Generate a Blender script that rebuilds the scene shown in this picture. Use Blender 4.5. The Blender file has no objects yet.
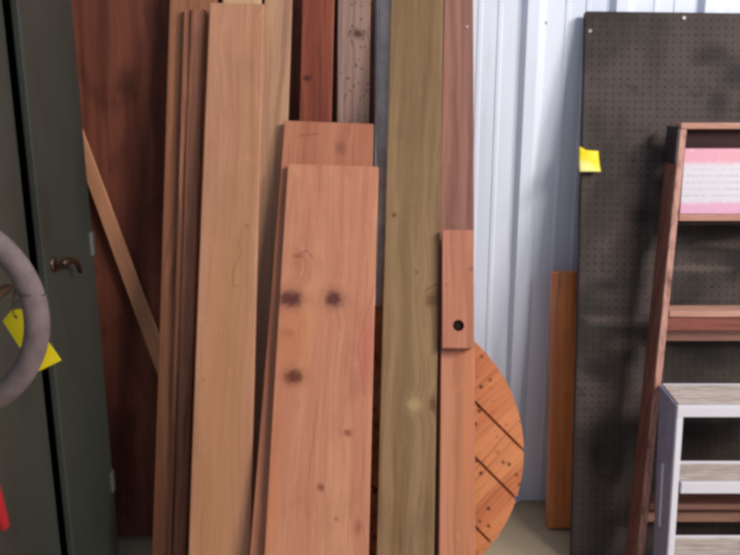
import bpy, bmesh, math, random
from mathutils import Vector, Matrix

S = bpy.context.scene
COL = S.collection
random.seed(4)

# ------------------------------------------------------------------ camera
F_PX, PITCH, EYE = 760.0, math.radians(13.5), 1.6
cam_d = bpy.data.cameras.new('camera')
cam_d.sensor_width = 36.0
cam_d.lens = 36.0 * F_PX / 740.0
cam_d.dof.use_dof = True
cam_d.dof.focus_distance = 2.5
cam_d.dof.aperture_fstop = 8.0
cam = bpy.data.objects.new('camera', cam_d)
COL.objects.link(cam)
cam.location = (0, 0, EYE)
cam.rotation_euler = (math.radians(90) - PITCH, 0, 0)
S.camera = cam

# ------------------------------------------------------------------ world, light, exposure
w = bpy.data.worlds.new('world')
S.world = w
w.use_nodes = True
bg = w.node_tree.nodes['Background']
bg.inputs[0].default_value = (0.68, 0.80, 1.0, 1)
bg.inputs[1].default_value = 0.50

ld = bpy.data.lights.new('daylight_through_doorway', 'AREA')
ld.shape = 'RECTANGLE'
ld.size, ld.size_y = 1.1, 1.1
ld.energy = 88
ld.color = (1.0, 0.91, 0.83)
lo = bpy.data.objects.new('daylight_through_doorway', ld)
COL.objects.link(lo)
lo.location = (2.85, -1.0, 3.3)
lo.rotation_euler = (Vector((0.35, 2.6, 1.0)) - lo.location).to_track_quat('-Z', 'Y').to_euler()

l2 = bpy.data.lights.new('daylight_through_side_door', 'AREA')
l2.shape = 'RECTANGLE'; l2.size, l2.size_y = 0.9, 0.9
l2.energy = 138
l2.color = (1.0, 0.91, 0.83)
lo2 = bpy.data.objects.new('daylight_through_side_door', l2)
COL.objects.link(lo2)
lo2.location = (3.7, -0.1, 3.75)
lo2.rotation_euler = (Vector((0.35, 2.6, 1.0)) - lo2.location).to_track_quat('-Z', 'Y').to_euler()

S.view_settings.view_transform = 'Standard'
S.view_settings.look = 'None'
S.view_settings.gamma = 1
S.view_settings.use_curve_mapping = False
S.view_settings.exposure = 0.0
S.cycles.filter_width = 3.0

# ------------------------------------------------------------------ helpers
def ray(px, py):
    c, s = math.cos(PITCH), math.sin(PITCH)
    fwd = Vector((0, c, -s)); up = Vector((0, s, c)); rt = Vector((1, 0, 0))
    return fwd * F_PX + rt * (px - 370) + up * (277.5 - py)

def hit(px, py, Y0, k):
    """point seen at (px,py) on the leaning plane y = Y0 + k*z"""
    d = ray(px, py)
    t = (Y0 + k * EYE) / (d.y - k * d.z)
    return Vector((0, 0, EYE)) + d * t

def linked(name, me, mat, parent=None):
    o = bpy.data.objects.new(name, me)
    COL.objects.link(o)
    if mat: me.materials.append(mat)
    if parent: o.parent = parent
    return o

def tag(o, label=None, cat=None, group=None, kind=None):
    for k, v in (('label', label), ('category', cat), ('group', group), ('kind', kind)):
        if v: o[k] = v
    return o

def empty(name, loc, label, cat, group=None):
    o = bpy.data.objects.new(name, None); COL.objects.link(o)
    o.location = loc
    return tag(o, label, cat, group)

def finish(bm, name, mat, parent=None, bevel=0.0, smooth=False, segs=2):
    bmesh.ops.recalc_face_normals(bm, faces=bm.faces)
    if bevel > 0:
        es = [e for e in bm.edges if len(e.link_faces) == 2 and e.calc_face_angle(0) > 0.5]
        bmesh.ops.bevel(bm, geom=es, offset=bevel, segments=segs, affect='EDGES', profile=0.5)
    me = bpy.data.meshes.new(name)
    bm.to_mesh(me); bm.free()
    if smooth:
        for p in me.polygons: p.use_smooth = True
    return linked(name, me, mat, parent)

def box(bm, lo, hi):
    vs = [bm.verts.new((x, y, z)) for x in (lo[0], hi[0]) for y in (lo[1], hi[1]) for z in (lo[2], hi[2])]
    for f in ((0,1,3,2),(4,6,7,5),(0,4,5,1),(2,3,7,6),(0,2,6,4),(1,5,7,3)):
        bm.faces.new([vs[i] for i in f])
    return vs

def hexa(bm, pts):
    """pts: 4 bottom corners then the 4 above them"""
    vs = [bm.verts.new(p) for p in pts]
    for f in ((0,3,2,1),(4,5,6,7),(0,1,5,4),(1,2,6,5),(2,3,7,6),(3,0,4,7)):
        bm.faces.new([vs[i] for i in f])

def tube(bm, pts, r, n=10, cap=True):
    rings = []
    pts = [Vector(p) for p in pts]
    rr = r if isinstance(r, (list, tuple)) else [r] * len(pts)
    prev = None
    for i, p in enumerate(pts):
        a = pts[max(i-1, 0)]; b = pts[min(i+1, len(pts)-1)]
        d = (b - a).normalized()
        if prev is None:
            u = d.orthogonal().normalized()
        else:
            u = (prev - d * prev.dot(d)).normalized()
        prev = u
        v = d.cross(u)
        rings.append([bm.verts.new(p + (u*math.cos(2*math.pi*j/n) + v*math.sin(2*math.pi*j/n))*rr[i]) for j in range(n)])
    for a, b in zip(rings, rings[1:]):
        for j in range(n):
            bm.faces.new((a[j], a[(j+1) % n], b[(j+1) % n], b[j]))
    if cap:
        bm.faces.new(rings[0][::-1]); bm.faces.new(rings[-1])

# ------------------------------------------------------------------ materials
class NT:
    def __init__(s, name, rough=0.6, spec=0.3, metal=0.0):
        s.m = bpy.data.materials.new(name); s.m.use_nodes = True
        s.t = s.m.node_tree; s.b = s.t.nodes['Principled BSDF']
        s.b.inputs['Roughness'].default_value = rough
        s.b.inputs['Specular IOR Level'].default_value = spec
        s.b.inputs['Metallic'].default_value = metal
        s.co = s.n('ShaderNodeTexCoord').outputs['Object']
    def n(s, t): return s.t.nodes.new(t)
    def l(s, a, b): s.t.links.new(a, b)
    def val(s, inp, v):
        if hasattr(v, 'links'): s.l(v, inp)
        else: inp.default_value = v
    def math(s, op, a, b=None, c=None, clamp=False):
        n = s.n('ShaderNodeMath'); n.operation = op; n.use_clamp = clamp
        s.val(n.inputs[0], a)
        if b is not None: s.val(n.inputs[1], b)
        if c is not None: s.val(n.inputs[2], c)
        return n.outputs[0]
    def vmath(s, op, a, b=None):
        n = s.n('ShaderNodeVectorMath'); n.operation = op
        s.val(n.inputs[0], a)
        if b is not None: s.val(n.inputs[1], b)
        return n.outputs['Value'] if op in ('LENGTH', 'DISTANCE') else n.outputs[0]
    def map(s, v, scale=(1,1,1), loc=(0,0,0), rot=(0,0,0)):
        n = s.n('ShaderNodeMapping')
        n.inputs['Scale'].default_value = scale; n.inputs['Location'].default_value = loc
        n.inputs['Rotation'].default_value = rot
        s.l(v, n.inputs['Vector']); return n.outputs[0]
    def noise(s, v, scale=1.0, detail=3, rough=0.55, dist=0.0):
        n = s.n('ShaderNodeTexNoise'); n.inputs['Scale'].default_value = scale
        n.inputs['Detail'].default_value = detail; n.inputs['Roughness'].default_value = rough
        n.inputs['Distortion'].default_value = dist
        s.l(v, n.inputs['Vector']); return n.outputs['Fac']
    def mr(s, v, a, b, c=0.0, d=1.0, smooth=True):
        n = s.n('ShaderNodeMapRange'); n.interpolation_type = 'SMOOTHSTEP' if smooth else 'LINEAR'
        s.l(v, n.inputs[0])
        for i, x in enumerate((a, b, c, d)): n.inputs[i+1].default_value = x
        return n.outputs[0]
    def mix(s, fac, a, b, mode='MIX'):
        n = s.n('ShaderNodeMix'); n.data_type = 'RGBA'; n.blend_type = mode
        s.val(n.inputs[0], fac)
        for i, x in ((6, a), (7, b)):
            if hasattr(x, 'links'): s.l(x, n.inputs[i])
            else: n.inputs[i].default_value = (*x, 1)
        return n.outputs[2]
    def color(s, c):
        if hasattr(c, 'links'): s.l(c, s.b.inputs['Base Color'])
        else: s.b.inputs['Base Color'].default_value = (*c, 1)
    def bump(s, h, strength=0.3, dist=0.002):
        n = s.n('ShaderNodeBump'); n.inputs['Strength'].default_value = strength
        n.inputs['Distance'].default_value = dist
        s.l(h, n.inputs['Height']); s.l(n.outputs[0], s.b.inputs['Normal'])

def srgb(r, g, b):
    f = lambda c: ((c/255+0.055)/1.055)**2.4 if c > 10 else c/255/12.92
    return (f(r), f(g), f(b))

def soft(c, a=0.10):
    g = 0.35*c[0] + 0.5*c[1] + 0.15*c[2]
    return tuple(x*(1-a) + g*a for x in c)

def wood(name, c1, c2, dark, knots=(), axis='z', seed=0.0, rough=0.62, streak=0.5, ring=0.35, spec=0.25,
         rot=(0,0,0), blot=0.0, specks=0.0, speck_scale=40, cracks=(), patches=()):
    """c1/c2: broad tones, dark: grain lines.  knots: (u, v, ru, rv, strength, rgb or None) in the board's own frame"""
    c1, c2, dark = soft(c1), soft(c2), soft(dark)
    m = NT(name, rough, spec)
    co = m.map(m.co, rot=rot) if rot != (0,0,0) else m.co
    base = co
    if axis == 'x':
        n = m.n('ShaderNodeSeparateXYZ'); m.l(co, n.inputs[0])
        c = m.n('ShaderNodeCombineXYZ')
        m.l(n.outputs[2], c.inputs[0]); m.l(n.outputs[1], c.inputs[1]); m.l(n.outputs[0], c.inputs[2])
        co = c.outputs[0]
    sd = (seed*3.7, seed*1.9, seed*7.3)
    # grain wander
    wob = m.noise(m.map(co, (5, 3, 1.3), sd), 1.0, 2)
    wv = m.n('ShaderNodeCombineXYZ')
    m.l(m.math('MULTIPLY', m.math('SUBTRACT', wob, 0.5), 0.09), wv.inputs[0])
    cw = m.vmath('ADD', co, wv.outputs[0])
    # deflect the grain round every knot
    kd = None
    if knots:
        push = None
        for (u, v, ru, rv, st, kc) in knots:
            d = m.vmath('LENGTH', m.map(base, (1/ru, 0, 1/rv), (-u/ru, 0, -v/rv)))
            g = m.math('MULTIPLY', m.mr(d, 3.0, 0.4), ru*0.55)
            push = g if push is None else m.math('ADD', push, g)
        pv = m.n('ShaderNodeCombineXYZ'); m.l(push, pv.inputs[0]); cw = m.vmath('ADD', cw, pv.outputs[0])
    broad = m.noise(m.map(cw, (16, 10, 0.9), sd), 1.0, 2)
    col = m.mix(m.mr(broad, 0.34, 0.66), c1, c2)
    if blot:
        bl = m.noise(m.map(co, (9, 9, 5), sd), 1.0, 3)
        col = m.mix(m.math('MULTIPLY', m.mr(bl, 0.5, 0.75), blot), col, dark)
    rings = m.noise(m.map(cw, (75, 30, 1.6), sd), 1.0, 2, 0.5)
    col = m.mix(m.math('MULTIPLY', m.mr(rings, 0.48, 0.68), ring), col, dark)
    fine = m.noise(m.map(cw, (330, 200, 7), sd), 1.0, 3, 0.6)
    col = m.mix(m.math('MULTIPLY', m.mr(fine, 0.45, 0.75), streak), col, dark)
    # handling marks, lighter scuffs across the face
    sc = m.noise(m.map(co, (30, 30, 14), (seed, 2, 5)), 1.0, 4, 0.7)
    col = m.mix(m.math('MULTIPLY', m.mr(sc, 0.56, 0.78), 0.3), col, tuple(min(1, x*1.7+0.03) for x in c2))
    for (u, v, ru, rv, st, pc) in patches:
        d = m.vmath('LENGTH', m.map(base, (1/ru, 0, 1/rv), (-u/ru, 0, -v/rv)))
        d = m.math('ADD', d, m.math('MULTIPLY', m.math('SUBTRACT', broad, 0.5), 0.9))
        col = m.mix(m.math('MULTIPLY', m.mr(d, 1.2, 0.1), st), col, pc)
    for (u, v, ru, rv, st, kc) in knots:
        d = m.vmath('LENGTH', m.map(base, (1/ru, 0, 1/rv), (-u/ru, 0, -v/rv)))
        nz = m.noise(m.map(base, (60, 60, 60), sd), 1.0, 3)
        d = m.math('ADD', d, m.math('MULTIPLY', m.math('SUBTRACT', nz, 0.5), 0.9))
        col = m.mix(m.math('MULTIPLY', m.mr(d, 1.9, 0.5), st*0.35), col, kc or dark)
        col = m.mix(m.math('MULTIPLY', m.mr(d, 1.1, 0.35), st), col, kc or dark)
    for (u1, v1, u2, v2, wd, st) in cracks:
        # thin dark line between two points of the face
        L = math.hypot(u2-u1, v2-v1); a = math.atan2(u2-u1, v2-v1)
        s_, c_ = math.sin(a), math.cos(a)
        sep = m.n('ShaderNodeSeparateXYZ'); m.l(base, sep.inputs[0])
        U = m.math('SUBTRACT', sep.outputs[0], u1); V = m.math('SUBTRACT', sep.outputs[2], v1)
        along = m.math('ADD', m.math('MULTIPLY', U, s_), m.math('MULTIPLY', V, c_))
        across = m.math('SUBTRACT', m.math('MULTIPLY', U, c_), m.math('MULTIPLY', V, s_))
        wb = m.math('MULTIPLY', m.math('SUBTRACT', m.noise(m.map(base, (8, 0, 14), sd), 1.0, 3), 0.5), 0.02)
        across = m.math('ABSOLUTE', m.math('ADD', across, wb))
        inn = m.math('MULTIPLY', m.math('GREATER_THAN', along, 0.0), m.math('LESS_THAN', along, L))
        col = m.mix(m.math('MULTIPLY', m.math('MULTIPLY', m.mr(across, wd, wd*0.25), inn), st), col, dark)
    if specks:
        v = m.n('ShaderNodeTexVoronoi'); v.inputs['Scale'].default_value = speck_scale
        m.l(m.map(base, (1, 0.2, 1), sd), v.inputs['Vector'])
        n2 = m.noise(m.map(base, (14, 14, 9), sd), 1.0, 2)
        f = m.math('MULTIPLY', m.mr(v.outputs['Distance'], 0.30, 0.12), m.mr(n2, 0.36, 0.5))
        col = m.mix(m.math('MULTIPLY', f, specks), col, tuple(x*0.35 for x in dark))
    m.color(col)
    m.bump(m.math('ADD', m.math('MULTIPLY', fine, 0.6), m.math('MULTIPLY', rings, 0.5)), 0.35, 0.0015)
    return m.m

def plain(name, c, rough=0.5, spec=0.4, metal=0.0, var=0.15, scale=20, bumpy=0.0, c2=None):
    m = NT(name, rough, spec, metal)
    n = m.noise(m.map(m.co, (scale,)*3), 1.0, 4)
    m.color(m.mix(m.mr(n, 0.35, 0.7), c, c2 or tuple(x*(1-var) for x in c)))
    if bumpy: m.bump(n, bumpy, 0.002)
    return m.m

# ------------------------------------------------------------------ setting
def build_setting():
    # floor
    m = NT('worn concrete', 0.75, 0.2)
    a = m.noise(m.map(m.co, (3, 3, 3)), 1.0, 5)
    b = m.noise(m.map(m.co, (60, 60, 60)), 1.0, 4, 0.7)
    c = m.mix(m.mr(a, 0.35, 0.7), srgb(192, 174, 146), srgb(164, 148, 122))
    m.color(m.mix(m.math('MULTIPLY', m.mr(b, 0.5, 0.8), 0.3), c, srgb(90, 84, 72)))
    m.bump(b, 0.2)
    bm = bmesh.new(); box(bm, (-3.2, -3.0, -0.12), (3.2, 3.0, 0))
    tag(finish(bm, 'floor', m.m), kind='structure')
    # ribbed sheet steel wall
    m = NT('white painted steel sheet', 0.42, 0.4)
    g = m.noise(m.map(m.co, (4, 4, 1.2)), 1.0, 4)
    g2 = m.noise(m.map(m.co, (40, 40, 3)), 1.0, 3)
    c = m.mix(m.mr(g, 0.3, 0.75), srgb(232, 240, 255), srgb(220, 230, 248))
    m.color(m.mix(m.math('MULTIPLY', m.mr(g2, 0.55, 0.8), 0.2), c, srgb(176, 178, 184)))
    Yw = 2.79
    prof = []
    # rib profile repeated every 0.305 m : one tall rib, two low stiffeners
    x0 = 0.529 - 0.305*12
    for i in range(22):
        x = x0 + 0.305*i
        prof += [(x, 0), (x+0.016, 0.026), (x+0.056, 0.026), (x+0.086, 0.0),
                 (x+0.150, 0), (x+0.154, 0.003), (x+0.166, 0.003), (x+0.170, 0),
                 (x+0.220, 0), (x+0.224, 0.003), (x+0.236, 0.003), (x+0.240, 0)]
    prof = [p for p in prof if -3.2 <= p[0] <= 3.2]
    prof = [(-3.2, 0)] + prof + [(3.2, 0)]
    bm = bmesh.new()
    fr = [(bm.verts.new((x, Yw-h, -0.0)), bm.verts.new((x, Yw-h, 3.2))) for x, h in prof]
    bk = [(bm.verts.new((x, Yw+0.12, -0.0)), bm.verts.new((x, Yw+0.12, 3.2))) for x in (-3.2, 3.2)]
    for p, q in zip(fr, fr[1:]): bm.faces.new((p[0], q[0], q[1], p[1]))
    bm.faces.new((bk[1][0], bk[0][0], bk[0][1], bk[1][1]))
    bm.faces.new([v[1] for v in fr] + [bk[1][1], bk[0][1]])
    bm.faces.new([v[0] for v in fr][::-1] + [bk[0][0], bk[1][0]])
    bm.faces.new((fr[0][0], fr[0][1], bk[0][1], bk[0][0]))
    bm.faces.new((fr[-1][1], fr[-1][0], bk[1][0], bk[1][1]))
    tag(finish(bm, 'wall_back', m.m), kind='structure')
    bm = bmesh.new(); box(bm, (-1.50, -1.6, 0), (-1.40, Yw-0.04, 3.2))
    tag(finish(bm, 'wall_left', plain('grey left wall paint', srgb(120, 122, 126))), kind='structure')
    # a screw in the wall sheet, seen between the boards and the pegboard
    p = hit(544.5, 23, Yw-0.0, 0)
    bm = bmesh.new(); tube(bm, [(0, 0.004, 0), (0, -0.004, 0)], 0.0045, 8)
    tube(bm, [(0, 0.004, 0), (0, -0.001, 0)], 0.008, 12)
    o = finish(bm, 'sheet_screw', plain('dull zinc', srgb(110, 108, 108), 0.4, 0.5, 0.6))
    o.location = p
    tag(o, 'small grey screw head in the white ribbed wall near the top', 'screw')
build_setting()

# ------------------------------------------------------------------ boards
class Frame:
    """board frame: local x across, y into the board, z up along it; origin at the foot on the floor"""
    def __init__(s, Y0, k, L, R):
        # L, R: two pixels on each long edge of the face (top first)
        P = [hit(*L[0], Y0, k), hit(*L[1], Y0, k), hit(*R[0], Y0, k), hit(*R[1], Y0, k)]
        s.Y0, s.k = Y0, k
        s.ay = Vector((0, 1, -k)).normalized()
        top = (P[0] + P[2]) / 2; bot = (P[1] + P[3]) / 2
        s.az = (top - bot).normalized()
        s.az = (s.az - s.ay * s.az.dot(s.ay)).normalized()
        s.ax = s.ay.cross(s.az)
        s.o = bot - s.az * (bot.z / s.az.z)
        lc = [s.loc(p) for p in P]
        def line(a, b): 
            m = (b[0]-a[0])/(b[1]-a[1]); return (a[0]-m*a[1], m)
        s.l = line((lc[0].x, lc[0].z), (lc[1].x, lc[1].z))
        s.r = line((lc[2].x, lc[2].z), (lc[3].x, lc[3].z))
        s.foot = 0.003 + abs(s.ax.z) * max(abs(s.l[0]), abs(s.r[0])) + 0.0
    def loc(s, p):
        d = p - s.o
        return Vector((d.dot(s.ax), d.dot(s.ay), d.dot(s.az)))
    def uv(s, px, py):
        q = s.loc(hit(px, py, s.Y0, s.k)); return (q.x, q.z)
    def knot(s, px, py, rx, ry, st, c=None):
        u, v = s.uv(px, py); d = (hit(px, py, s.Y0, s.k) - Vector((0,0,EYE))).length
        return (u, v, rx*d/F_PX, ry*d/F_PX, st, c)
    def crack(s, p, q, wd=0.002, st=0.7):
        a = s.uv(*p); b = s.uv(*q); return (a[0], a[1], b[0], b[1], wd, st)
    def mat(s):
        M = Matrix((s.ax, s.ay, s.az)).transposed().to_4x4(); M.translation = s.o
        return M

def board(fr, name, mat, label, cat, top, thick=0.035, group=None, bevel=0.003, bow=0.0015, prof=None, skew=0.0, bottom=None):
    """top = length along the board (metres)"""
    bm = bmesh.new()
    N = 14
    v0 = (fr.foot + thick*abs(fr.ay.z)) if bottom is None else bottom
    rings = []
    r = random.Random(name + label)
    ph = r.random()*6
    for i in range(N+1):
        v = v0 + (top - v0)*i/N
        l = fr.l[0] + fr.l[1]*v; rr = fr.r[0] + fr.r[1]*v
        b = bow*math.sin(ph + v*2.3)
        if prof:
            pts = [(l + (rr-l)*a, d*thick) for a, d in prof]
        else:
            pts = [(l, 0), (rr, 0), (rr, thick), (l, thick)]
        rings.append([bm.verts.new((x + b, y, v + (skew*((x-l)/(rr-l)-0.5) if i == N else 0))) for x, y in pts])
    n = len(rings[0])
    for a, b in zip(rings, rings[1:]):
        for j in range(n):
            bm.faces.new((a[j], a[(j+1) % n], b[(j+1) % n], b[j]))
    bm.faces.new(rings[0][::-1]); bm.faces.new(rings[-1])
    o = finish(bm, name, mat, None, bevel if not prof else 0.0)
    o.matrix_world = fr.mat()
    return tag(o, label, cat, group)

G = 'lumber leaning on the wall'

def build_boards():
    # --- plywood sheet behind everything
    fr = Frame(2.50, 0.10, ((60, 0), (72, 555)), ((375, 0), (374, 555)))
    m = wood('dark stained plywood', srgb(138, 74, 52), srgb(108, 54, 38), srgb(58, 26, 18), seed=1, rough=0.7, streak=0.3, ring=0.15, blot=0.7)
    # keep its true width: 1.22 m
    fr.l = (fr.r[0]-1.22, fr.r[1]); 
    board(fr, 'plywood_sheet', m, 'dark reddish brown plywood sheet leaning on the wall beside the metal cabinet', 'plywood', 2.22, 0.018, bow=0)
    # --- diagonal stick
    fr = Frame(2.42, 0.13, ((86.5, 180), (153, 364)), ((101.5, 180), (158.5, 334)))
    m = wood('pale pine stick', srgb(214, 150, 108), srgb(198, 134, 94), srgb(140, 90, 60), seed=2, rough=0.5, streak=0.4)
    board(fr, 'wooden_stick', m, 'thin pale wooden stick slanting across the dark plywood sheet', 'stick', 1.86, 0.012, bevel=0.003)
    # --- A1
    fr = Frame(2.12, 0.26, ((170, 0), (151.5, 555)), ((217, 0), (197, 555)))
    m = wood('brown moulding board', srgb(172, 112, 74), srgb(146, 86, 56), srgb(90, 46, 30), seed=3, streak=0.4, ring=0.3)
    board(fr, 'wooden_board', m, 'tall brown board at the far left of the lumber, next to the dark plywood', 'board', 2.2, 0.03, G)
    # --- A2 grooved moulding
    fr = Frame(2.092, 0.2615, ((184, 12), (167, 555)), ((205.5, 12), (185.5, 555)))
    m = wood('grooved trim', srgb(180, 118, 88), srgb(142, 86, 62), srgb(80, 40, 28), seed=4, streak=0.5, ring=0.45, blot=0.2)
    u, v = fr.uv(195, 9)
    prof = [(0, 0.3), (0.04, 0.0), (0.20, 0.0), (0.24, 0.45), (0.30, 0.45), (0.34, 0.05), (0.94, 0.05), (1, 0.3), (1, 1), (0, 1)]
    board(fr, 'wooden_trim', m, 'narrow grooved brown trim board left of the wide tan plank', 'board', v, 0.024, G, prof=prof)
    # --- A4 pale, only its top shows
    fr = Frame(2.31, 0.165, ((222, 0), (207, 555)), ((260.5, 0), (237, 555)))
    m = wood('pale new board', srgb(226, 184, 140), srgb(214, 168, 124), srgb(160, 110, 76), seed=5)
    board(fr, 'wooden_board', m, 'pale board whose tip shows just above the wide tan plank', 'board', 2.2, 0.02, G)
    # --- B wide tan plank
    fr = Frame(1.95, 0.32, ((209.3, 3), (188.5, 555)), ((263.5, 3), (250, 555)))
    m = wood('tan plank', srgb(208, 146, 112), srgb(194, 136, 96), srgb(146, 90, 60), seed=6, streak=0.36, ring=0.2, blot=0.14,
             knots=[fr.knot(247, 226, 3, 3, 0.35), fr.knot(203, 380, 2, 2, 0.4)],
             cracks=[fr.crack((236, 238), (242, 252), 0.003, 0.45), fr.crack((242, 252), (233, 270), 0.003, 0.45), fr.crack((233, 270), (232, 286), 0.003, 0.4), fr.crack((231, 286), (238, 286), 0.003, 0.4)],
             patches=[fr.knot(220, 420, 28, 260, 0.5, srgb(196, 140, 88))])
    u, v = fr.uv(236, 3)
    board(fr, 'wooden_plank', m, 'clean tan plank, wide and nearly knot free, left of the red planks', 'plank', v, 0.024, G)
    # --- C
    fr = Frame(2.098, 0.29, ((264, 0), (250, 400)), ((291.5, 0), (277, 400)))
    m = wood('straw coloured board', srgb(200, 154, 116), srgb(180, 134, 104), srgb(124, 86, 62), seed=7, streak=0.3)
    board(fr, 'wooden_board', m, 'straw coloured board standing just right of the wide tan plank', 'board', 2.035, 0.025, G)
    # --- F
    fr = Frame(2.345, 0.155, ((302, 0), (299.5, 120)), ((334, 0), (331.5, 120)))
    m = wood('dark red board', srgb(156, 80, 52), srgb(132, 60, 40), srgb(66, 26, 18), seed=8, streak=0.45, ring=0.5, rough=0.45,
             knots=[fr.knot(307, 78, 4, 3, 0.7)])
    board(fr, 'wooden_board', m, 'dark red board behind the short redwood planks, left of the grey speckled one', 'board', 2.2, 0.028, G)
    # --- G
    fr = Frame(2.345, 0.155, ((338.5, 0), (337, 120)), ((371, 0), (369, 120)))
    m = wood('weathered grey board', srgb(168, 134, 120), srgb(148, 114, 102), srgb(70, 48, 44), seed=9, streak=0.5, ring=0.4, specks=0.8, speck_scale=60, rough=0.8,
             knots=[fr.knot(358, 34, 6, 4, 0.75, srgb(60, 36, 32))])
    board(fr, 'wooden_board', m, 'weathered grey board with black specks, right of the dark red one', 'board', 2.2, 0.028, G)
    # --- D
    fr = Frame(1.870, 0.42, ((284, 122), (250, 555)), ((373.5, 122), (362, 555)))
    m = wood('medium redwood', srgb(202, 132, 96), srgb(184, 112, 80), srgb(116, 62, 42), seed=10, streak=0.35, ring=0.3, rough=0.55,
             knots=[fr.knot(341, 148, 6, 8, 0.4)], cracks=[fr.crack((299, 136), (318, 134), 0.002, 0.8)])
    u, v = fr.uv(330, 122)
    board(fr, 'redwood_plank', m, 'redwood plank standing behind the widest knotty plank, slightly taller than it', 'plank', v, 0.022, G)
    # --- grey strip, added to darken the gap where bright wall showed through
    fr = Frame(2.46, 0.115, ((377, 0), (375.5, 300)), ((389.5, 0), (385, 300)))
    board(fr, 'metal_channel', plain('grey gap strip', srgb(232, 222, 220), 0.45, 0.5, 0.15, 0.3, 12), 'narrow grey metal channel in the gap left of the greenish plank', 'added strip', 2.2, 0.02,  # grey stand-in for shaded wall; its name and label seed the bow
          prof=[(0, 0), (0.12, 0), (0.2, 0.35), (0.75, 0.35), (0.85, 0), (1, 0), (1, 1), (0, 1)])
    # --- E widest
    fr = Frame(1.834, 0.424, ((288, 165), (264, 555)), ((379, 165), (368.5, 555)))
    pur = srgb(84, 38, 40)
    m = wood('knotty redwood', srgb(216, 150, 108), srgb(204, 130, 98), srgb(140, 74, 48), seed=11, blot=0.28, streak=0.36, ring=0.18, rough=0.5,
             knots=[fr.knot(290, 299, 15, 10, 0.85, pur), fr.knot(334, 299, 10, 10, 0.85, pur), fr.knot(294, 377, 10, 9, 0.85, srgb(94, 44, 30)),
                    fr.knot(347, 433, 5, 3.5, 0.55, srgb(120, 56, 42)), fr.knot(321, 487, 4, 4, 0.6, srgb(110, 50, 44)), fr.knot(298, 256, 5, 2.5, 0.5),
                    fr.knot(336, 519, 2.5, 2.5, 0.5), fr.knot(358, 527, 4, 8, 0.4), fr.knot(287, 333, 8, 5, 0.22)],
             cracks=[fr.crack((299, 254), (307, 250), 0.0035, 0.6), fr.crack((307, 250), (313, 259), 0.003, 0.6),
                     fr.crack((374, 285), (358, 345), 0.003, 0.35), fr.crack((358, 345), (364, 395), 0.003, 0.3),
                     fr.crack((318, 395), (308, 480), 0.003, 0.25)],
             patches=[fr.knot(292, 340, 26, 60, 0.55, srgb(206, 132, 84)), fr.knot(275, 470, 12, 120, 0.5, srgb(208, 130, 86)),
                      fr.knot(367, 350, 14, 60, 0.45, srgb(186, 94, 84))])
    u, v = fr.uv(333, 165)
    board(fr, 'redwood_plank', m, 'widest redwood plank, front of the stack, with two round purple knots', 'plank', v, 0.022, G)
    # --- I green treated
    fr = Frame(1.95, 0.34, ((390.5, 0), (377, 555)), ((443, 0), (434.5, 555)))
    m = wood('green treated lumber', srgb(160, 126, 86), srgb(138, 108, 70), srgb(96, 70, 42), seed=12, blot=0.2, streak=0.5, ring=0.32, rough=0.65,
             knots=[fr.knot(394, 215, 2.5, 2.5, 0.75, srgb(80, 48, 30)), fr.knot(431, 300, 6, 8, 0.6, srgb(96, 62, 38)), fr.knot(433, 405, 5, 8, 0.65, srgb(96, 62, 38)),
                    fr.knot(414, 405, 8, 8, 0.35, srgb(200, 176, 128)), fr.knot(417, 272, 2, 2, 0.5)],
             cracks=[fr.crack((425, 291), (437, 284), 0.003, 0.8), fr.crack((433, 395), (436, 415), 0.003, 0.6)])
    board(fr, 'treated_plank', m, 'tall greenish tan treated plank between the widest redwood plank and the mauve brown stud', 'plank', 2.2, 0.038, G)
    # --- J
    fr = Frame(2.06, 0.29, ((444, 0), (436, 345)), ((473, 0), (474, 345)))
    m = wood('mauve brown stud', srgb(162, 112, 94), srgb(142, 94, 80), srgb(90, 52, 44), seed=13, streak=0.4, ring=0.35)
    j = board(fr, 'wooden_stud', m, 'tall mauve brown stud along the white ribbed wall, right end of the lumber', 'stud', 2.12, 0.034, G)
    u, v = fr.uv(467, 27)
    bm = bmesh.new(); tube(bm, [(u, 0.001, v), (u, -0.003, v)], 0.004, 8)
    finish(bm, 'nail_head', plain('bright zinc', srgb(220, 220, 225), 0.3, 0.6, 0.4), j)
    # --- L
    fr = Frame(1.96, 0.34, ((441, 337), (438.5, 555)), ((474.5, 337), (475, 555)))
    m = wood('pink stud', srgb(208, 136, 102), srgb(198, 126, 84), srgb(146, 80, 54), seed=14, streak=0.3, ring=0.3,
             patches=[fr.knot(467, 450, 8, 150, 0.5, srgb(212, 132, 86)), fr.knot(447, 350, 10, 10, 0.5, srgb(128, 84, 84))])
    u, v = fr.uv(457, 337)
    board(fr, 'wooden_stud', m, 'pinkish stud in front of the slatted disc, below the block with a hole', 'stud', v, 0.038, G)
    # --- K block with a hole
    fr = Frame(1.96-0.038*1.057, 0.34, ((443, 230), (442.5, 348)), ((473.5, 230), (474, 348)))
    m = wood('pink block', srgb(206, 136, 106), srgb(192, 120, 90), srgb(136, 70, 50), seed=15, streak=0.3, ring=0.3,
             knots=[fr.knot(471, 269, 2.5, 3, 0.6), fr.knot(447, 285, 2, 2, 0.3)])
    hu, hv = fr.uv(458.5, 325.5)
    v0 = fr.uv(457, 348)[1]; v1 = fr.uv(457, 230)[1]
    l = fr.l[0]+fr.l[1]*v0; r = fr.r[0]+fr.r[1]*v0; R = 0.0175; t = 0.036
    bm = bmesh.new(); n = 32
    angs = sorted(set([2*math.pi*i/n for i in range(n)] + [math.atan2(y-hv, x-hu) % (2*math.pi) for x in (l, r) for y in (v0, v1)]))
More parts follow.
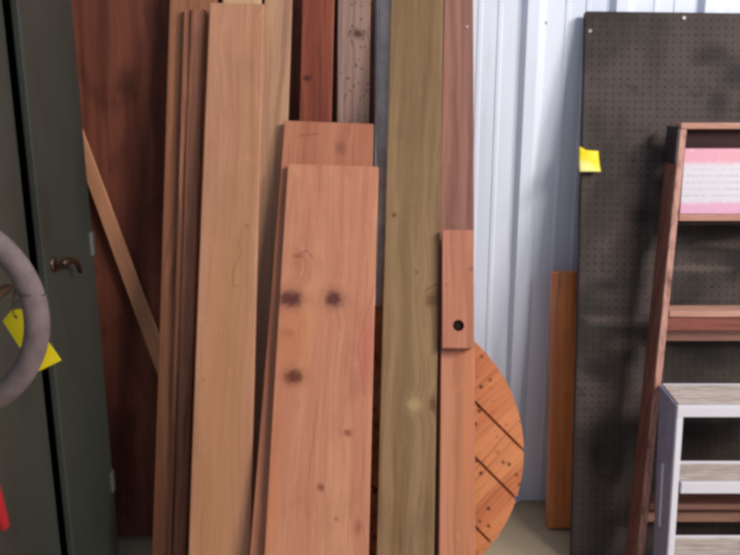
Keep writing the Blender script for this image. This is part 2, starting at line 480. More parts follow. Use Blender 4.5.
    def edge(a):
        c, s = math.cos(a), math.sin(a); ts = []
        if c > 1e-6: ts.append((r-hu)/c)
        if c < -1e-6: ts.append((l-hu)/c)
        if s > 1e-6: ts.append((v1-hv)/s)
        if s < -1e-6: ts.append((v0-hv)/s)
        q = min(ts); return (hu+c*q, hv+s*q)
    q = []
    for a in angs:
        ex, ez = edge(a); cx, cz = hu+R*math.cos(a), hv+R*math.sin(a)
        q.append((bm.verts.new((cx, 0, cz)), bm.verts.new((ex, 0, ez)), bm.verts.new((ex, t, ez)), bm.verts.new((cx, t, cz))))
    for a, b in zip(q, q[1:]+q[:1]):
        for i in range(4):
            bm.faces.new((a[i], b[i], b[(i+1) % 4], a[(i+1) % 4]))
    o = finish(bm, 'wooden_block', m)
    o.matrix_world = fr.mat()
    bm = bmesh.new(); tube(bm, [(hu, 0.014, hv), (hu, 0.035, hv)], 0.0172, 24); tube(bm, [(hu, 0.009, hv), (hu, 0.0141, hv)], 0.009, 6)  # dark plug with hex head, added to make the hole darker
    finish(bm, 'hole_plug', plain('dark hole fill', srgb(44, 22, 18), 0.7, 0.2), o)
    tag(o, 'short pink wooden block with one round drilled hole, fixed over the studs', 'block')
build_boards()

# ------------------------------------------------------------------ round slatted disc
def build_disc():
    Y0, k, R, t = 2.12, 0.35, 0.472, 0.038
    ay = Vector((0, 1, -k)).normalized(); ax = Vector((1, 0, 0)); az = ax.cross(ay)
    c = hit(379.5, 449, Y0, k)
    m = wood('orange disc planks', srgb(220, 136, 76), srgb(204, 114, 60), srgb(120, 56, 28), axis='z', seed=16, rot=(0, math.radians(-45), 0),
             streak=0.35, ring=0.35, specks=0.9, speck_scale=32, rough=0.6)
    bm = bmesh.new()
    # planks run 45 degrees, clipped to the circle
    cuts = [-0.485, -0.40, -0.25, -0.10, 0.044, 0.202, 0.330, 0.485]
    g = 0.0045
    d = Vector((1, 0, -1)).normalized(); nn = Vector((1, 0, 1)).normalized()
    for a, b in zip(cuts, cuts[1:]):
        a2, b2 = max(a+g, -R+0.001), min(b-g, R-0.001)
        pts = []
        K = 14
        for i in range(K+1):
            s = a2 + (b2-a2)*i/K; pts.append((s, math.sqrt(max(R*R - s*s, 0))))
        loop = pts + [(s, -h) for s, h in pts[::-1]]
        f, bk = [], []
        for s, h in loop:
            p = nn*s + d*h
            f.append(bm.verts.new((p.x, 0, p.z))); bk.append(bm.verts.new((p.x, t*0.55, p.z)))
        bm.faces.new(f); bm.faces.new(bk[::-1])
        for i in range(len(f)):
            j = (i+1) % len(f); bm.faces.new((f[i], bk[i], bk[j], f[j]))
    Nn = 72
    r2 = R - 0.004
    f = [bm.verts.new((r2*math.cos(2*math.pi*i/Nn), t*0.56, r2*math.sin(2*math.pi*i/Nn))) for i in range(Nn)]
    b = [bm.verts.new((r2*math.cos(2*math.pi*i/Nn), t, r2*math.sin(2*math.pi*i/Nn))) for i in range(Nn)]
    bm.faces.new(f); bm.faces.new(b[::-1])
    for i in range(Nn):
        j = (i+1) % Nn; bm.faces.new((f[i], b[i], b[j], f[j]))
    o = finish(bm, 'slatted_wooden_disc', m)
    M = Matrix((ax, ay, az)).transposed().to_4x4(); M.translation = c
    o.matrix_world = M
    print('DISC centre', c, 'low', c.z - R*az.z)
    tag(o, 'round orange wooden disc of diagonal nailed planks standing behind the studs', 'disc')
build_disc()

# ------------------------------------------------------------------ cabinet
CX = -0.862
def build_cabinet():
    H = 1.98
    root = empty('metal_cabinet', (-1.14, 1.9, 0), 'dark grey green metal storage cabinet with lever handles, along the left side', 'cabinet')
    ox, oy = root.location.x, root.location.y
    m = NT('grey green enamel', 0.38, 0.45)
    n = m.noise(m.map(m.co, (5, 5, 2)), 1.0, 4)
    n2 = m.noise(m.map(m.co, (80, 80, 30)), 1.0, 3)
    c = m.mix(m.mr(n, 0.35, 0.7), srgb(60, 64, 58), srgb(52, 52, 48))
    m.color(m.mix(m.math('MULTIPLY', m.mr(n2, 0.6, 0.8), 0.3), c, srgb(104, 92, 78)))
    m.bump(n, 0.25, 0.004)
    enamel = m.m
    dark = plain('cabinet inside', srgb(26, 26, 26), 0.8, 0.1)
    def L(x, y, z): return (x-ox, y-oy, z)
    # body: open fronted carcase
    bm = bmesh.new()
    xb, xf = -1.385, CX-0.022
    y0, y1 = 1.42, 2.33
    box(bm, L(xb, y0, 0.0), L(xf, y0+0.015, H)); box(bm, L(xb, y1-0.015, 0.0), L(xf, y1, H))
    box(bm, L(xb, y0+0.015, 0), L(xb+0.015, y1-0.015, H))
    box(bm, L(xb+0.015, y0+0.015, H-0.015), L(xf, y1-0.015, H)); box(bm, L(xb+0.015, y0+0.015, 0.0), L(xf, y1-0.015, 0.07))
    finish(bm, 'body', enamel, root)
    for z in (0.5, 0.95, 1.4):
        bm = bmesh.new(); box(bm, L(xb+0.016, y0+0.016, z), L(xf-0.03, y1-0.016, z+0.02))
        finish(bm, 'shelf', dark, root)
    # doors hinge at their outer ends; the far one stands a little open
    def door(yh, y_end, ang, hand):
        s = 1 if y_end > yh else -1
        w = abs(y_end-yh)
        hx, hy = CX-0.02, yh
        ca, sa = math.cos(ang), math.sin(ang)
        def T(a, out, z):   # a along the door from the hinge, out towards the room
            return (hx + a*sa + out*ca - ox, hy + s*(a*ca - out*sa) - oy, z)
        def bx(bm, a0, a1, o0, o1, z0, z1):
            hexa(bm, [T(a0,o0,z0), T(a1,o0,z0), T(a1,o1,z0), T(a0,o1,z0), T(a0,o0,z1), T(a1,o0,z1), T(a1,o1,z1), T(a0,o1,z1)])
        bm = bmesh.new(); bx(bm, 0.003, w, 0, 0.02, 0.075, H-0.02)
        dr = finish(bm, 'door', enamel, root, 0.004)
        # lever handle
        zc = hand
        hm = plain('worn dark brass', srgb(96, 78, 62), 0.35, 0.5, 0.7, 0.4)
        bm = bmesh.new()
        def P(a, out, z): return Vector(T(a, out, z))
        A = w - (0.055 if s < 0 else 0.20)
        tube(bm, [P(A, 0.018, zc), P(A, 0.026, zc)], 0.020, 16)
        tube(bm, [P(A, 0.026, zc), P(A, 0.050, zc)], 0.009, 12)
        tube(bm, [P(A+0.016, 0.052, zc+0.004), P(A, 0.052, zc+0.005), P(A-0.04, 0.053, zc+0.002), P(A-0.085, 0.052, zc-0.008), P(A-0.115, 0.050, zc-0.028), P(A-0.13, 0.048, zc-0.052)],
             [0.007, 0.011, 0.010, 0.009, 0.008, 0.006], 12)
        finish(bm, 'handle', hm, dr, 0, True)
        return dr, T
    far, T = door(2.325, 1.906, math.radians(3.5), 1.165)
    near, T2 = door(1.425, 1.885, 0.0, 1.165)
    # hinges at the far edge
    hm = plain('scratched steel', srgb(120, 122, 120), 0.35, 0.5, 0.5)
    for z in (0.35, 1.155, 1.92):
        bm = bmesh.new(); p = (CX+0.004-ox, 2.308-oy)
        box(bm, (p[0]-0.03, p[1]-0.008, z-0.036), (p[0]+0.004, p[1]+0.008, z+0.036))
        tube(bm, [(p[0], p[1]-0.012, z-0.036), (p[0], p[1]-0.012, z+0.036)], 0.006, 10)
        finish(bm, 'hinge', hm, root)
build_cabinet()

# ------------------------------------------------------------------ steering wheel
def build_wheel():
    Y = 1.20
    c = hit(-64.5, 316, Y, 0)
    root = empty('steering_wheel', (c.x-0.22, Y+0.12, 0), 'grey padded steering wheel at the left edge in front of the cabinet', 'steering wheel')
    org = Vector(root.location)
    m = NT('grey padded rim', 0.7, 0.25)
    n = m.noise(m.map(m.co, (30, 30, 30)), 1.0, 4); n2 = m.noise(m.map(m.co, (180,)*3), 1.0, 3)
    m.color(m.mix(m.mr(n, 0.3, 0.7), srgb(120, 105, 104), srgb(100, 87, 87))); m.bump(n2, 0.3)
    R, r = 0.166, 0.0200
    C = c - org
    bm = bmesh.new()
    N, K = 96, 18
    rg = []
    for i in range(N):
        a = 2*math.pi*i/N
        rg.append([bm.verts.new(C + Vector(((R + r*math.cos(b))*math.cos(a), r*math.sin(b), (R + r*math.cos(b))*math.sin(a)))) for b in [2*math.pi*j/K for j in range(K)]])
    for i in range(N):
        for j in range(K):
            bm.faces.new((rg[i][j], rg[(i+1) % N][j], rg[(i+1) % N][(j+1) % K], rg[i][(j+1) % K]))
    finish(bm, 'rim', m.m, root, 0, True)
    blk = plain('black hub plastic', srgb(34, 34, 36), 0.5, 0.4)
    bm = bmesh.new()
    tube(bm, [C+Vector((0, -0.02, 0)), C+Vector((0, 0.05, 0))], [0.04, 0.034], 24)
    finish(bm, 'hub', blk, root)
    for a in (100, 180, 260):
        a = math.radians(a); dv = Vector((math.cos(a), 0, math.sin(a)))
        bm = bmesh.new(); tube(bm, [C+dv*0.03+Vector((0,0.02,0)), C+dv*0.09+Vector((0,0.015,0)), C+dv*0.158], [0.012, 0.01, 0.009], 10)
        finish(bm, 'spoke', blk, root, 0, True)
    bm = bmesh.new()
    tube(bm, [C+Vector((0, 0.04, 0)), C+Vector((-0.06, 0.12, -0.10)), Vector((0, 0, 0.75)), Vector((0, 0, 0.02))], 0.024, 14)
    tube(bm, [Vector((0, 0, 0.0)), Vector((0, 0, 0.03))], 0.09, 24)
    finish(bm, 'column', blk, root)
    # red lever hanging off the column
    red = plain('red grip', srgb(176, 26, 40), 0.4, 0.4, var=0.25)
    p0 = hit(-26, 445, 1.30, 0) - org; p1 = hit(-12, 468, 1.30, 0) - org; p2 = hit(-4, 498, 1.30, 0) - org; p3 = hit(3.5, 526, 1.30, 0) - org; p4 = hit(4.2, 530, 1.30, 0) - org
    bm = bmesh.new()
    tube(bm, [Vector((0, 0, p0.z)), p0], 0.007, 10)
    finish(bm, 'lever_arm', blk, root)
    bm = bmesh.new()
    tube(bm, [p0, p1, p2, p3, p4], [0.008, 0.011, 0.0125, 0.011, 0.005], 14)
    finish(bm, 'lever_grip', red, root, 0, True)['label'] = 'red rounded lever grip'
    # yellow tag wired to the rim
    yel = NT('yellow card tag', 0.5, 0.3)
    n = yel.noise(yel.map(yel.co, (25,)*3), 1.0, 2)
    yel.color(yel.mix(yel.mr(n, 0.5, 0.8), srgb(250, 226, 20), srgb(252, 236, 90)))
    Yt = Y + r + 0.02
    px = [(2.7, 321), (12, 310), (25, 309), (61, 360.5), (36, 372.5)]
    ctr = hit(31, 340, Yt, 0)
    hole = hit(15.5, 317, Yt, 0) - ctr
    bm = bmesh.new()
    poly = [hit(x, y, Yt, 0) - ctr for x, y in px]
    # ring-shaped fan round the punched hole
    n = 40; fr_, bk_, hf, hb = [], [], [], []
    for i in range(n):
        a = 2*math.pi*i/n; dv = Vector((math.cos(a), 0, math.sin(a)))
        best = None
        for p, q in zip(poly, poly[1:]+poly[:1]):
            e = q-p; den = dv.x*e.z - dv.z*e.x
            if abs(den) < 1e-9: continue
            w_ = p-hole; t = (w_.x*e.z - w_.z*e.x)/den; s = (w_.x*dv.z - w_.z*dv.x)/den
            if t > 0 and -1e-6 <= s <= 1+1e-6 and (best is None or t < best): best = t
        fr_.append(hole + dv*best)
        hf.append(hole + dv*0.0035)
    # snap nearest ray point to each corner
    for p in poly:
        i = min(range(n), key=lambda i: (fr_[i]-p).length); fr_[i] = p.copy()
    th = Vector((0, 0.0012, 0))
    q = [[bm.verts.new(v) for v in (hf[i], fr_[i], fr_[i]+th, hf[i]+th)] for i in range(n)]
    for a, b in zip(q, q[1:]+q[:1]):
        for i in range(4): bm.faces.new((a[i], b[i], b[(i+1) % 4], a[(i+1) % 4]))
    o = finish(bm, 'yellow_tag', yel.m); o.location = ctr
    tag(o, 'bright yellow card tag with a punched hole, hanging behind the steering wheel rim', 'tag')
    bm = bmesh.new()
    a = hole + Vector((0, -0.002, 0)); rm = hit(30, 292, Y, 0) - ctr
    pts = [a + Vector((0, 0.004, 0.0)), a+Vector((-0.002, -0.002, 0.004)), hit(13, 300, Yt-0.01, 0)-ctr, rm+Vector((-0.022, 0.0, 0.006)), rm+Vector((-0.018, -0.021, 0.004)),
           rm+Vector((0.003, -0.024, 0)), rm+Vector((0.024, -0.004, -0.004)), rm+Vector((0.02, 0.02, -0.006)), rm+Vector((-0.005, 0.026, -0.004)), hit(15, 303, Yt+0.006, 0)-ctr, a + Vector((0.002, 0.006, 0.003))]
    tube(bm, pts, 0.0008, 6)
    finish(bm, 'tie_wire', plain('tie wire', srgb(70, 60, 52), 0.4, 0.5, 0.6), o, 0, True)
    return yel.m
YEL = build_wheel()

# ------------------------------------------------------------------ plank behind pegboard, pegboard, note
def build_right_panels():
    fr = Frame(2.57, 0.10, ((553, 272), (547, 527)), ((590, 272), (584, 527)))
    m = wood('varnished shelf board', srgb(244, 150, 72), srgb(214, 116, 52), srgb(130, 60, 26), seed=20, streak=0.3, ring=0.4, rough=0.3, spec=0.5, blot=0.35)
    u, v = fr.uv(560, 272)
    board(fr, 'shelf_board', m, 'short glossy brown board standing on the floor, half behind the pegboard', 'board', v, 0.035)
    # pegboard
    Y0, k = 2.35, 0.21
    fr = Frame(Y0, k, ((586, 12), (572, 555)), ((700, 12), (690, 555)))
    fr.r = (fr.l[0]+1.22, fr.l[1])
    m = NT('scorched brown pegboard', 0.72, 0.25)
    co = m.co
    sep = m.n('ShaderNodeSeparateXYZ'); m.l(co, sep.inputs[0])
    P = 0.0254
    def cell(x, off): return m.math('SUBTRACT', m.math('FRACT', m.math('ADD', m.math('DIVIDE', x, P), off)), 0.5)
    cx = cell(sep.outputs[0], 0.3); cz = cell(sep.outputs[2], 0.0)
    d = m.math('SQRT', m.math('ADD', m.math('MULTIPLY', cx, cx), m.math('MULTIPLY', cz, cz)))
    holes = m.mr(d, 0.16, 0.10)
    a = m.noise(m.map(co, (2.6, 2.6, 2.2), (3, 0, 1)), 1.0, 4, 0.6, 0.4)
    b = m.noise(m.map(co, (11, 11, 11)), 1.0, 4, 0.6, 0.8)
    c = m.mix(m.mr(a, 0.38, 0.64), srgb(78, 68, 65), srgb(50, 45, 41))
    c = m.mix(m.math('MULTIPLY', m.mr(b, 0.52, 0.75), 0.5), c, srgb(36, 32, 30))
    for kn in [(712, 55, 16, 9), (738, 75, 16, 12), (718, 102, 10, 13), (600, 370, 14, 10), (640, 215, 12, 9), (735, 262, 12, 16), (700, 240, 20, 8),
               (712, 360, 26, 9), (690, 430, 16, 14), (606, 285, 12, 6), (596, 455, 9, 14)]:
        u, v, ru, rv, _, _ = fr.knot(*kn, 1)
        dd = m.vmath('LENGTH', m.map(co, (1/ru, 0, 1/rv), (-u/ru, 0, -v/rv)))
        dd = m.math('ADD', dd, m.math('MULTIPLY', m.math('SUBTRACT', b, 0.5), 1.6))
        c = m.mix(m.math('MULTIPLY', m.mr(dd, 1.6, 0.2), 0.75), c, srgb(34, 30, 30))
    for kn in [(690, 268, 30, 4), (725, 244, 26, 4), (612, 320, 26, 5), (640, 345, 22, 8)]:
        u, v, ru, rv, _, _ = fr.knot(*kn, 1)
        dd = m.vmath('LENGTH', m.map(co, (1/ru, 0, 1/rv), (-u/ru, 0, -v/rv)))
        dd = m.math('ADD', dd, m.math('MULTIPLY', m.math('SUBTRACT', b, 0.5), 2.2))
        c = m.mix(m.math('MULTIPLY', m.mr(dd, 1.6, 0.2), 0.35), c, srgb(128, 112, 104))
    c = m.mix(m.math('MULTIPLY', holes, 0.7), c, srgb(16, 12, 12))
    m.color(c)
    m.bump(m.math('SUBTRACT', m.math('MULTIPLY', b, 0.3), holes), 0.5, 0.003)
    u, v = fr.uv(650, 12)
    root = empty('pegboard', fr.o, 'large dark brown pegboard panel with scorch marks leaning on the white wall', 'pegboard')
    root.matrix_world = fr.mat()
    fo = fr.foot + 0.012
    bm = bmesh.new()
    l0, l1 = fr.l[0]+fr.l[1]*fo, fr.l[0]+fr.l[1]*v
    hexa(bm, [(l0, 0, fo), (l0+1.22, 0, fo), (l0+1.22, 0.006, fo), (l0, 0.006, fo), (l1, 0, v), (l1+1.22, 0, v), (l1+1.22, 0.006, v), (l1, 0.006, v)])
    finish(bm, 'panel', m.m, root)
    fm = wood('dark edge strip', srgb(62, 50, 52), srgb(48, 40, 42), srgb(24, 20, 20), seed=22)
    bm = bmesh.new()
    for a0, a1 in ((0.0, 0.035), (1.185, 1.22)):
        hexa(bm, [(l0+a0, 0.0062, fo), (l0+a1, 0.0062, fo), (l0+a1, 0.03, fo), (l0+a0, 0.03, fo), (l1+a0, 0.0062, v), (l1+a1, 0.0062, v), (l1+a1, 0.03, v), (l1+a0, 0.03, v)])
    for z0, z1 in ((v-0.035, v), (fo, fo+0.035)):
        e = fr.l[0]+fr.l[1]*(z0+z1)/2
        box(bm, (e+0.036, 0.0062, z0), (e+1.184, 0.03, z1))
    finish(bm, 'backing_frame', fm, root)
    zn = plain('pale screw', srgb(150, 138, 132), 0.4, 0.5, 0.3)
    for (x, y) in ((684, 18), (590, 31)):
        su, sv = fr.uv(x, y); bm = bmesh.new(); tube(bm, [(su, 0.002, sv), (su, -0.002, sv)], 0.006, 10)
        finish(bm, 'screw_head', zn, root)
    # note
    fr2 = Frame(Y0-0.004, k, ((578, 148), (577, 172)), ((599, 150), (598.5, 172)))
    c0 = hit(588, 172, Y0-0.004, k)
    bm = bmesh.new()
    Nx, Nz = 8, 10
    grid = []
    yl = hit(577.5, 172.5, Y0, k); yr = hit(598.5, 172.5, Y0, k); tl = hit(579, 149, Y0, k); tr = hit(598, 150, Y0, k)
    nrm = Vector((0, -1, k)).normalized()
    for j in range(Nz+1):
        row = []
        for i in range(Nx+1):
            a, b = i/Nx, j/Nz
            p = (yl*(1-a)+yr*a)*(1-b) + (tl*(1-a)+tr*a)*b
            if j == Nz:
                p.z += 0.009*max(0, 1-a*3) - 0.004*min(1, a*3)
            p += nrm*(0.004 + 0.022*(1-b)**2 + 0.004*math.sin(a*3))
            row.append(p - c0)
        grid.append(row)
    vf = [[bm.verts.new(p) for p in r] for r in grid]; vb = [[bm.verts.new(p - nrm*0.0010) for p in r] for r in grid]
    for j in range(Nz):
        for i in range(Nx):
            bm.faces.new((vf[j][i], vf[j][i+1], vf[j+1][i+1], vf[j+1][i]))
            bm.faces.new((vb[j][i], vb[j+1][i], vb[j+1][i+1], vb[j][i+1]))
    rim = [(0, i) for i in range(Nx)] + [(j, Nx) for j in range(Nz)] + [(Nz, i) for i in range(Nx, 0, -1)] + [(j, 0) for j in range(Nz, 0, -1)]
    for p, q in zip(rim, rim[1:]+rim[:1]):
        bm.faces.new((vf[p[0]][p[1]], vb[p[0]][p[1]], vb[q[0]][q[1]], vf[q[0]][q[1]]))
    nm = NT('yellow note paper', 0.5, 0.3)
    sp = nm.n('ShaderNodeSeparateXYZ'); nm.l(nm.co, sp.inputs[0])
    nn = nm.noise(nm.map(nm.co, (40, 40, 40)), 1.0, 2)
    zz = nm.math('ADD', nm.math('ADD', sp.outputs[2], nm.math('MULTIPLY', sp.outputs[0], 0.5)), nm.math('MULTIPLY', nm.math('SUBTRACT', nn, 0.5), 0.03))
    nm.color(nm.mix(nm.mr(zz, 0.045, 0.010), srgb(250, 226, 30), srgb(254, 246, 150)))  # paler lower left is glare painted into the paper colour
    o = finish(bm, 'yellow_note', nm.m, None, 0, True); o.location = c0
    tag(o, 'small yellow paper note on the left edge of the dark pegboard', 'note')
build_right_panels()

# ------------------------------------------------------------------ wooden step ladder
def build_ladder():
    Y0, k = 2.16, 0.24
    A = hit(681, 123, Y0, k); B = hit(637.5, 555, Y0, k)
    sl = (A.x-B.x)/(A.z-B.z)
    xl = lambda z: B.x + sl*(z-B.z)          # outer face of the left rail
    ztop = A.z
    xc = xl(ztop) + 0.19
    xr = lambda z: 2*xc - xl(z)
    yf = lambda z: Y0 + k*z
    root = empty('wooden_step_ladder', (xc, Y0, 0), 'worn reddish brown wooden step ladder folded and leaning on the pegboard', 'step ladder')
    O = Vector(root.location)
    m = wood('worn ladder wood', srgb(164, 108, 92), srgb(138, 86, 72), srgb(80, 44, 38), seed=30, streak=0.45, ring=0.35, rough=0.55, blot=0.3)
    mx = wood('worn tread wood', srgb(206, 154, 134), srgb(184, 128, 110), srgb(112, 68, 56), seed=31, axis='x', streak=0.4, ring=0.3, blot=0.2)
    def worn_front(mt):
        t = mt.node_tree; b = t.nodes['Principled BSDF']; src = b.inputs['Base Color'].links[0].from_socket
        q = NT.__new__(NT); q.m, q.t, q.b = mt, t, b; q.co = t.nodes['Texture Coordinate'].outputs['Object']
        sp = q.n('ShaderNodeSeparateXYZ'); q.l(q.co, sp.inputs[0])
        dd = q.math('SUBTRACT', sp.outputs[1], q.math('MULTIPLY', sp.outputs[2], k))
        nz = q.noise(q.map(q.co, (60, 60, 9)), 1.0, 4, 0.7)
        f = q.math('MULTIPLY', q.mr(dd, 0.012, 0.003), q.mr(nz, 0.30, 0.6))
        q.color(q.mix(q.math('MULTIPLY', f, 0.75), src, srgb(206, 160, 146)))
    worn_front(m)
    iron = plain('dull iron', srgb(84, 80, 84), 0.45, 0.5, 0.5, 0.4, 60)
    T = 0.022
    def rail(fx, sgn, y0, y1, z0, z1, name, mat, t=T, ins=0.0):
        bm = bmesh.new(); N = 8; prev = None; rings = []
        for i in range(N+1):
            z = z0 + (z1-z0)*i/N
            x = fx(z) + sgn*ins; f = yf(z)
            rings.append([bm.verts.new(Vector((a, b, z)) - O) for a, b in ((x, f+y0), (x+sgn*t, f+y0), (x+sgn*t, f+y1), (x, f+y1))])
        for a, b in zip(rings, rings[1:]):
            for j in range(4): bm.faces.new((a[j], a[(j+1) % 4], b[(j+1) % 4], b[j]))
        bm.faces.new(rings[0][::-1]); bm.faces.new(rings[-1])
        return finish(bm, name, mat, root, 0.003)
    rail(xl, 1, 0, 0.066, 0.004, ztop-0.02, 'rail', m); rail(xr, -1, 0, 0.066, 0.004, ztop-0.02, 'rail', m)
    rail(xl, 1, 0.072, 0.104, 0.02, ztop-0.05, 'rear_leg', m, 0.024); rail(xr, -1, 0.072, 0.104, 0.02, ztop-0.05, 'rear_leg', m, 0.024)
    rail(xl, -1, 0.006, 0.108, ztop-0.13, ztop-0.012, 'bracket', iron, 0.004, 0.0005); rail(xr, 1, 0.006, 0.108, ztop-0.13, ztop-0.012, 'bracket', iron, 0.004, 0.0005)
    # top cap
    bm = bmesh.new(); f = yf(ztop)
    box(bm, Vector((xl(ztop)-0.001, f-0.006, ztop-0.019)) - O, Vector((xr(ztop)+0.001, f+0.040, ztop)) - O)
    finish(bm, 'top_step', mx, root, 0.003)
    bm = bmesh.new()
    box(bm, Vector((xl(ztop)+T+0.002, f+0.03, ztop-0.09)) - O, Vector((xr(ztop)-T-0.002, f+0.045, ztop-0.021)) - O)
    finish(bm, 'apron', wood('dark apron wood', srgb(74, 44, 40), srgb(58, 32, 30), srgb(30, 16, 16), seed=34, axis='x'), root, 0.002)
    for z in (1.222, 0.917, 0.612, 0.307):
        f = yf(z); bm = bmesh.new()
        box(bm, Vector((xl(z)+T+0.001, f-0.004, z-0.021)) - O, Vector((xr(z)-T-0.001, f+0.068, z)) - O)
        finish(bm, 'tread', mx, root, 0.003)
        # brace rod under the tread
        bm = bmesh.new(); tube(bm, [Vector((xl(z-0.03)+T, f+0.03, z-0.034)) - O, Vector((xr(z-0.03)-T, f+0.03, z-0.034)) - O], 0.0035, 8)
        finish(bm, 'brace_rod', iron, root)
    f = yf(0.88); bm = bmesh.new()
    box(bm, Vector((xl(0.88)+T+0.002, f+0.012, 0.848)) - O, Vector((xr(0.88)-T-0.002, f+0.026, 0.8945)) - O)
    finish(bm, 'apron', wood('red apron wood', srgb(170, 100, 84), srgb(146, 82, 70), srgb(84, 40, 34), seed=36, axis='x'), root, 0.002)
    for z in (0.832, 0.24):
        f = yf(z); bm = bmesh.new()
        box(bm, Vector((xl(z)+0.026, f+0.075, z-0.036)) - O, Vector((xr(z)-0.026, f+0.098, z)) - O)
        finish(bm, 'rear_rung', mx, root, 0.003)
    # printed panel between the rails: pink above and below, pale middle with faint lines
    q = NT('pink and white print', 0.45, 0.35)
    sep = q.n('ShaderNodeSeparateXYZ'); q.l(q.co, sep.inputs[0])
    z = sep.outputs[2]
    nz = q.noise(q.map(q.co, (50, 50, 50)), 1.0, 3)
    zz = q.math('ADD', z, q.math('MULTIPLY', q.math('SUBTRACT', nz, 0.5), 0.02))
    up = q.mr(zz, 0.148, 0.172); dn = q.mr(zz, 0.044, 0.026)
    c = q.mix(up, srgb(206, 202, 212), srgb(214, 150, 168)); c = q.mix(dn, c, srgb(212, 158, 186))
    ln = q.math('FRACT', q.math('DIVIDE', z, 0.021))
    txt = q.noise(q.map(q.co, (150, 0, 60)), 1.0, 3)
    lf = q.math('MULTIPLY', q.math('MULTIPLY', q.mr(ln, 0.5, 0.7), q.mr(ln, 0.98, 0.8)), q.mr(txt, 0.40, 0.55))
    mid = q.math('MULTIPLY', q.mr(z, 0.035, 0.05), q.mr(z, 0.150, 0.135))
    c = q.mix(q.math('MULTIPLY', q.math('MULTIPLY', lf, mid), 0.32), c, srgb(120, 116, 130))
    wn = q.noise(q.map(q.co, (70, 70, 70), (4, 4, 4)), 1.0, 4, 0.7)
    c = q.mix(q.math('MULTIPLY', q.mr(wn, 0.58, 0.72), 0.5), c, srgb(228, 226, 230))
    q.color(c)
    z0, z1 = 1.2235, 1.43
    bm = bmesh.new()
    xa, xb = xl(z0)+T+0.002, xr(z0)-T-0.002
    xa1, xb1 = xl(z1)+T+0.001, xr(z1)-T-0.001
    f0, f1 = yf(z0)+0.004, yf(z1)+0.004
    b0 = Vector((xc, f0, z0))
    hexa(bm, [Vector(p)-b0 for p in ((xa+0.004, f0, z0), (xb-0.004, f0, z0), (xb-0.004, f0+0.018, z0), (xa+0.004, f0+0.018, z0), (xa1, f1, z1), (xb1, f1, z1), (xb1, f1+0.018, z1), (xa1, f1+0.018, z1))])
    o = finish(bm, 'printed_panel', q.m, root, 0.001)
    o.location = b0 - O
    o['label'] = 'pink and white printed panel filling the space under the ladder top'
build_ladder()

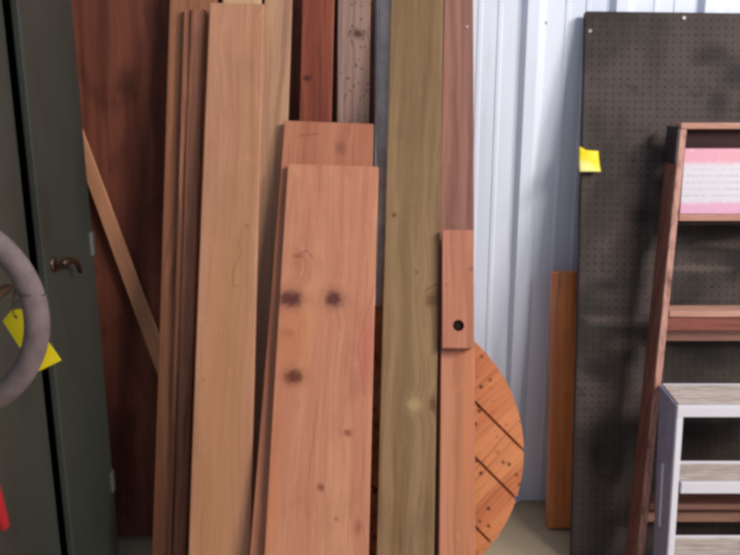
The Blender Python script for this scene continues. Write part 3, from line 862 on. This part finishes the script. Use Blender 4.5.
# ------------------------------------------------------------------ white step stool
def build_stool():
    white = NT('white painted metal', 0.35, 0.5)
    n = white.noise(white.map(white.co, (40,)*3), 1.0, 4, 0.7); 
    white.color(white.mix(white.math('MULTIPLY', white.mr(n, 0.6, 0.8), 0.45), srgb(222, 222, 232), srgb(160, 156, 160)))
    side = plain('blue grey side channel', srgb(150, 150, 176), 0.45, 0.4, 0, 0.2, 30)
    tr = NT('ribbed beige tread', 0.6, 0.3)
    s = tr.n('ShaderNodeSeparateXYZ'); tr.l(tr.co, s.inputs[0])
    g = tr.math('ABSOLUTE', tr.math('SUBTRACT', tr.math('FRACT', tr.math('DIVIDE', s.outputs[1], 0.022)), 0.5))
    nn = tr.noise(tr.map(tr.co, (14, 60, 30)), 1.0, 4)
    cc = tr.mix(tr.mr(nn, 0.35, 0.7), srgb(206, 194, 186), srgb(176, 162, 152))
    tr.color(tr.mix(tr.math('MULTIPLY', tr.mr(g, 0.12, 0.03), 0.5), cc, srgb(120, 108, 104))); tr.bump(g, 0.5)
    xl0 = hit(676, 408, 2.137, 0).x + 0.004
    W = 0.44
    root = empty('step_stool', (xl0+W/2, 2.03, 0), 'white metal step stool with beige treads standing before the wooden ladder', 'step stool')
    O = Vector(root.location)
    ztop = 0.69
    yf = lambda z: 2.012 + 0.18*z
    yb = lambda z: 2.135 + 0.262*z
    def col(x0, x1, ya, yb_, z0, z1, name, mat, bev=0.003, dx=0.0):
        bm = bmesh.new()
        sg = 1 if dx < 0 else -1
        def X(x, y, z):      # legs splay outwards downwards, and the rear edge is set in a little
            return x - sg*0.030*(0.69-z)/0.69 + sg*0.075*max(0.0, y-yf(z)-0.014)
        pts = []
        for z in (z0, z1):
            for x, y in ((x0, ya(z)), (x1, ya(z)), (x1, yb_(z)), (x0, yb_(z))):
                pts.append(Vector((X(x, y, z), y, z)) - O)
        hexa(bm, pts)
        return finish(bm, name, mat, root, bev)
    T = 0.020
    for sx in (0, 1):
        a, b = (xl0, xl0+T) if sx == 0 else (xl0+W-T, xl0+W)
        dx = -1 if sx == 0 else 1
        # white front rail flange, then blue grey side web behind it
        col(a, b, lambda z: yf(z), lambda z: yf(z)+0.014, 0.0, ztop-0.03, 'front_rail', white.m, 0.003, dx)
        p, q = (xl0, xl0+0.006) if sx == 0 else (xl0+W-0.006, xl0+W)
        col(p, q, lambda z: yf(z)+0.0145, lambda z: yb(z), 0.0, ztop-0.004, 'side_panel', side, 0.001, dx)
        # raised white spreader bar on the outside
        e, f = (xl0-0.007, xl0-0.001) if sx == 0 else (xl0+W+0.001, xl0+W+0.007)
        mid = lambda z: (yf(z)+yb(z))/2
        col(e, f, lambda z: mid(z)-0.004, lambda z: mid(z)+0.008, 0.285, 0.475, 'spreader_bar', white.m, 0.001, dx)
        r0, r1 = (xl0+0.007, xl0+T) if sx == 0 else (xl0+W-T, xl0+W-0.007)
        col(r0, r1, lambda z: yb(z)-0.014, lambda z: yb(z), 0.0, ztop-0.03, 'rear_rail', side, 0.002, dx)
    # top: white rim and ribbed beige deck
    f, b = yf(ztop), yb(ztop)
    bm = bmesh.new()
    box(bm, Vector((xl0-0.002, f-0.008, ztop-0.034))-O, Vector((xl0+W+0.002, f+0.006, ztop+0.001))-O)
    box(bm, Vector((xl0+0.020, b-0.010, ztop-0.028))-O, Vector((xl0+W-0.020, b, ztop+0.001))-O)
    finish(bm, 'top_rim', white.m, root, 0.002)
    bm = bmesh.new()
    a0, a1, zz = f+0.0065, b-0.0105, (ztop-0.012, ztop)
    hexa(bm, [Vector(p)-O for z in zz for p in ((xl0+0.008, a0, z), (xl0+W-0.008, a0, z), (xl0+W-0.020, a1, z), (xl0+0.020, a1, z))])
    finish(bm, 'top_deck', tr.m, root)
    for z in (0.46, 0.222):
        f = yf(z); b = f + 0.118; T = 0.020 - 0.030*(0.69-z)/0.69 + 0.004
        bm = bmesh.new()
        box(bm, Vector((xl0+T+0.001, f+0.006, z-0.010))-O, Vector((xl0+W-T-0.001, b, z))-O)
        td = finish(bm, 'tread', tr.m, root)
        bm = bmesh.new()
        box(bm, Vector((xl0+T+0.001, f-0.006, z-0.036))-O, Vector((xl0+W-T-0.001, f+0.0055, z+0.001))-O)
        box(bm, Vector((xl0+T+0.001, b+0.0005, z-0.02))-O, Vector((xl0+W-T-0.001, b+0.008, z+0.006))-O)
        finish(bm, 'lip', white.m, td, 0.002)
build_stool()
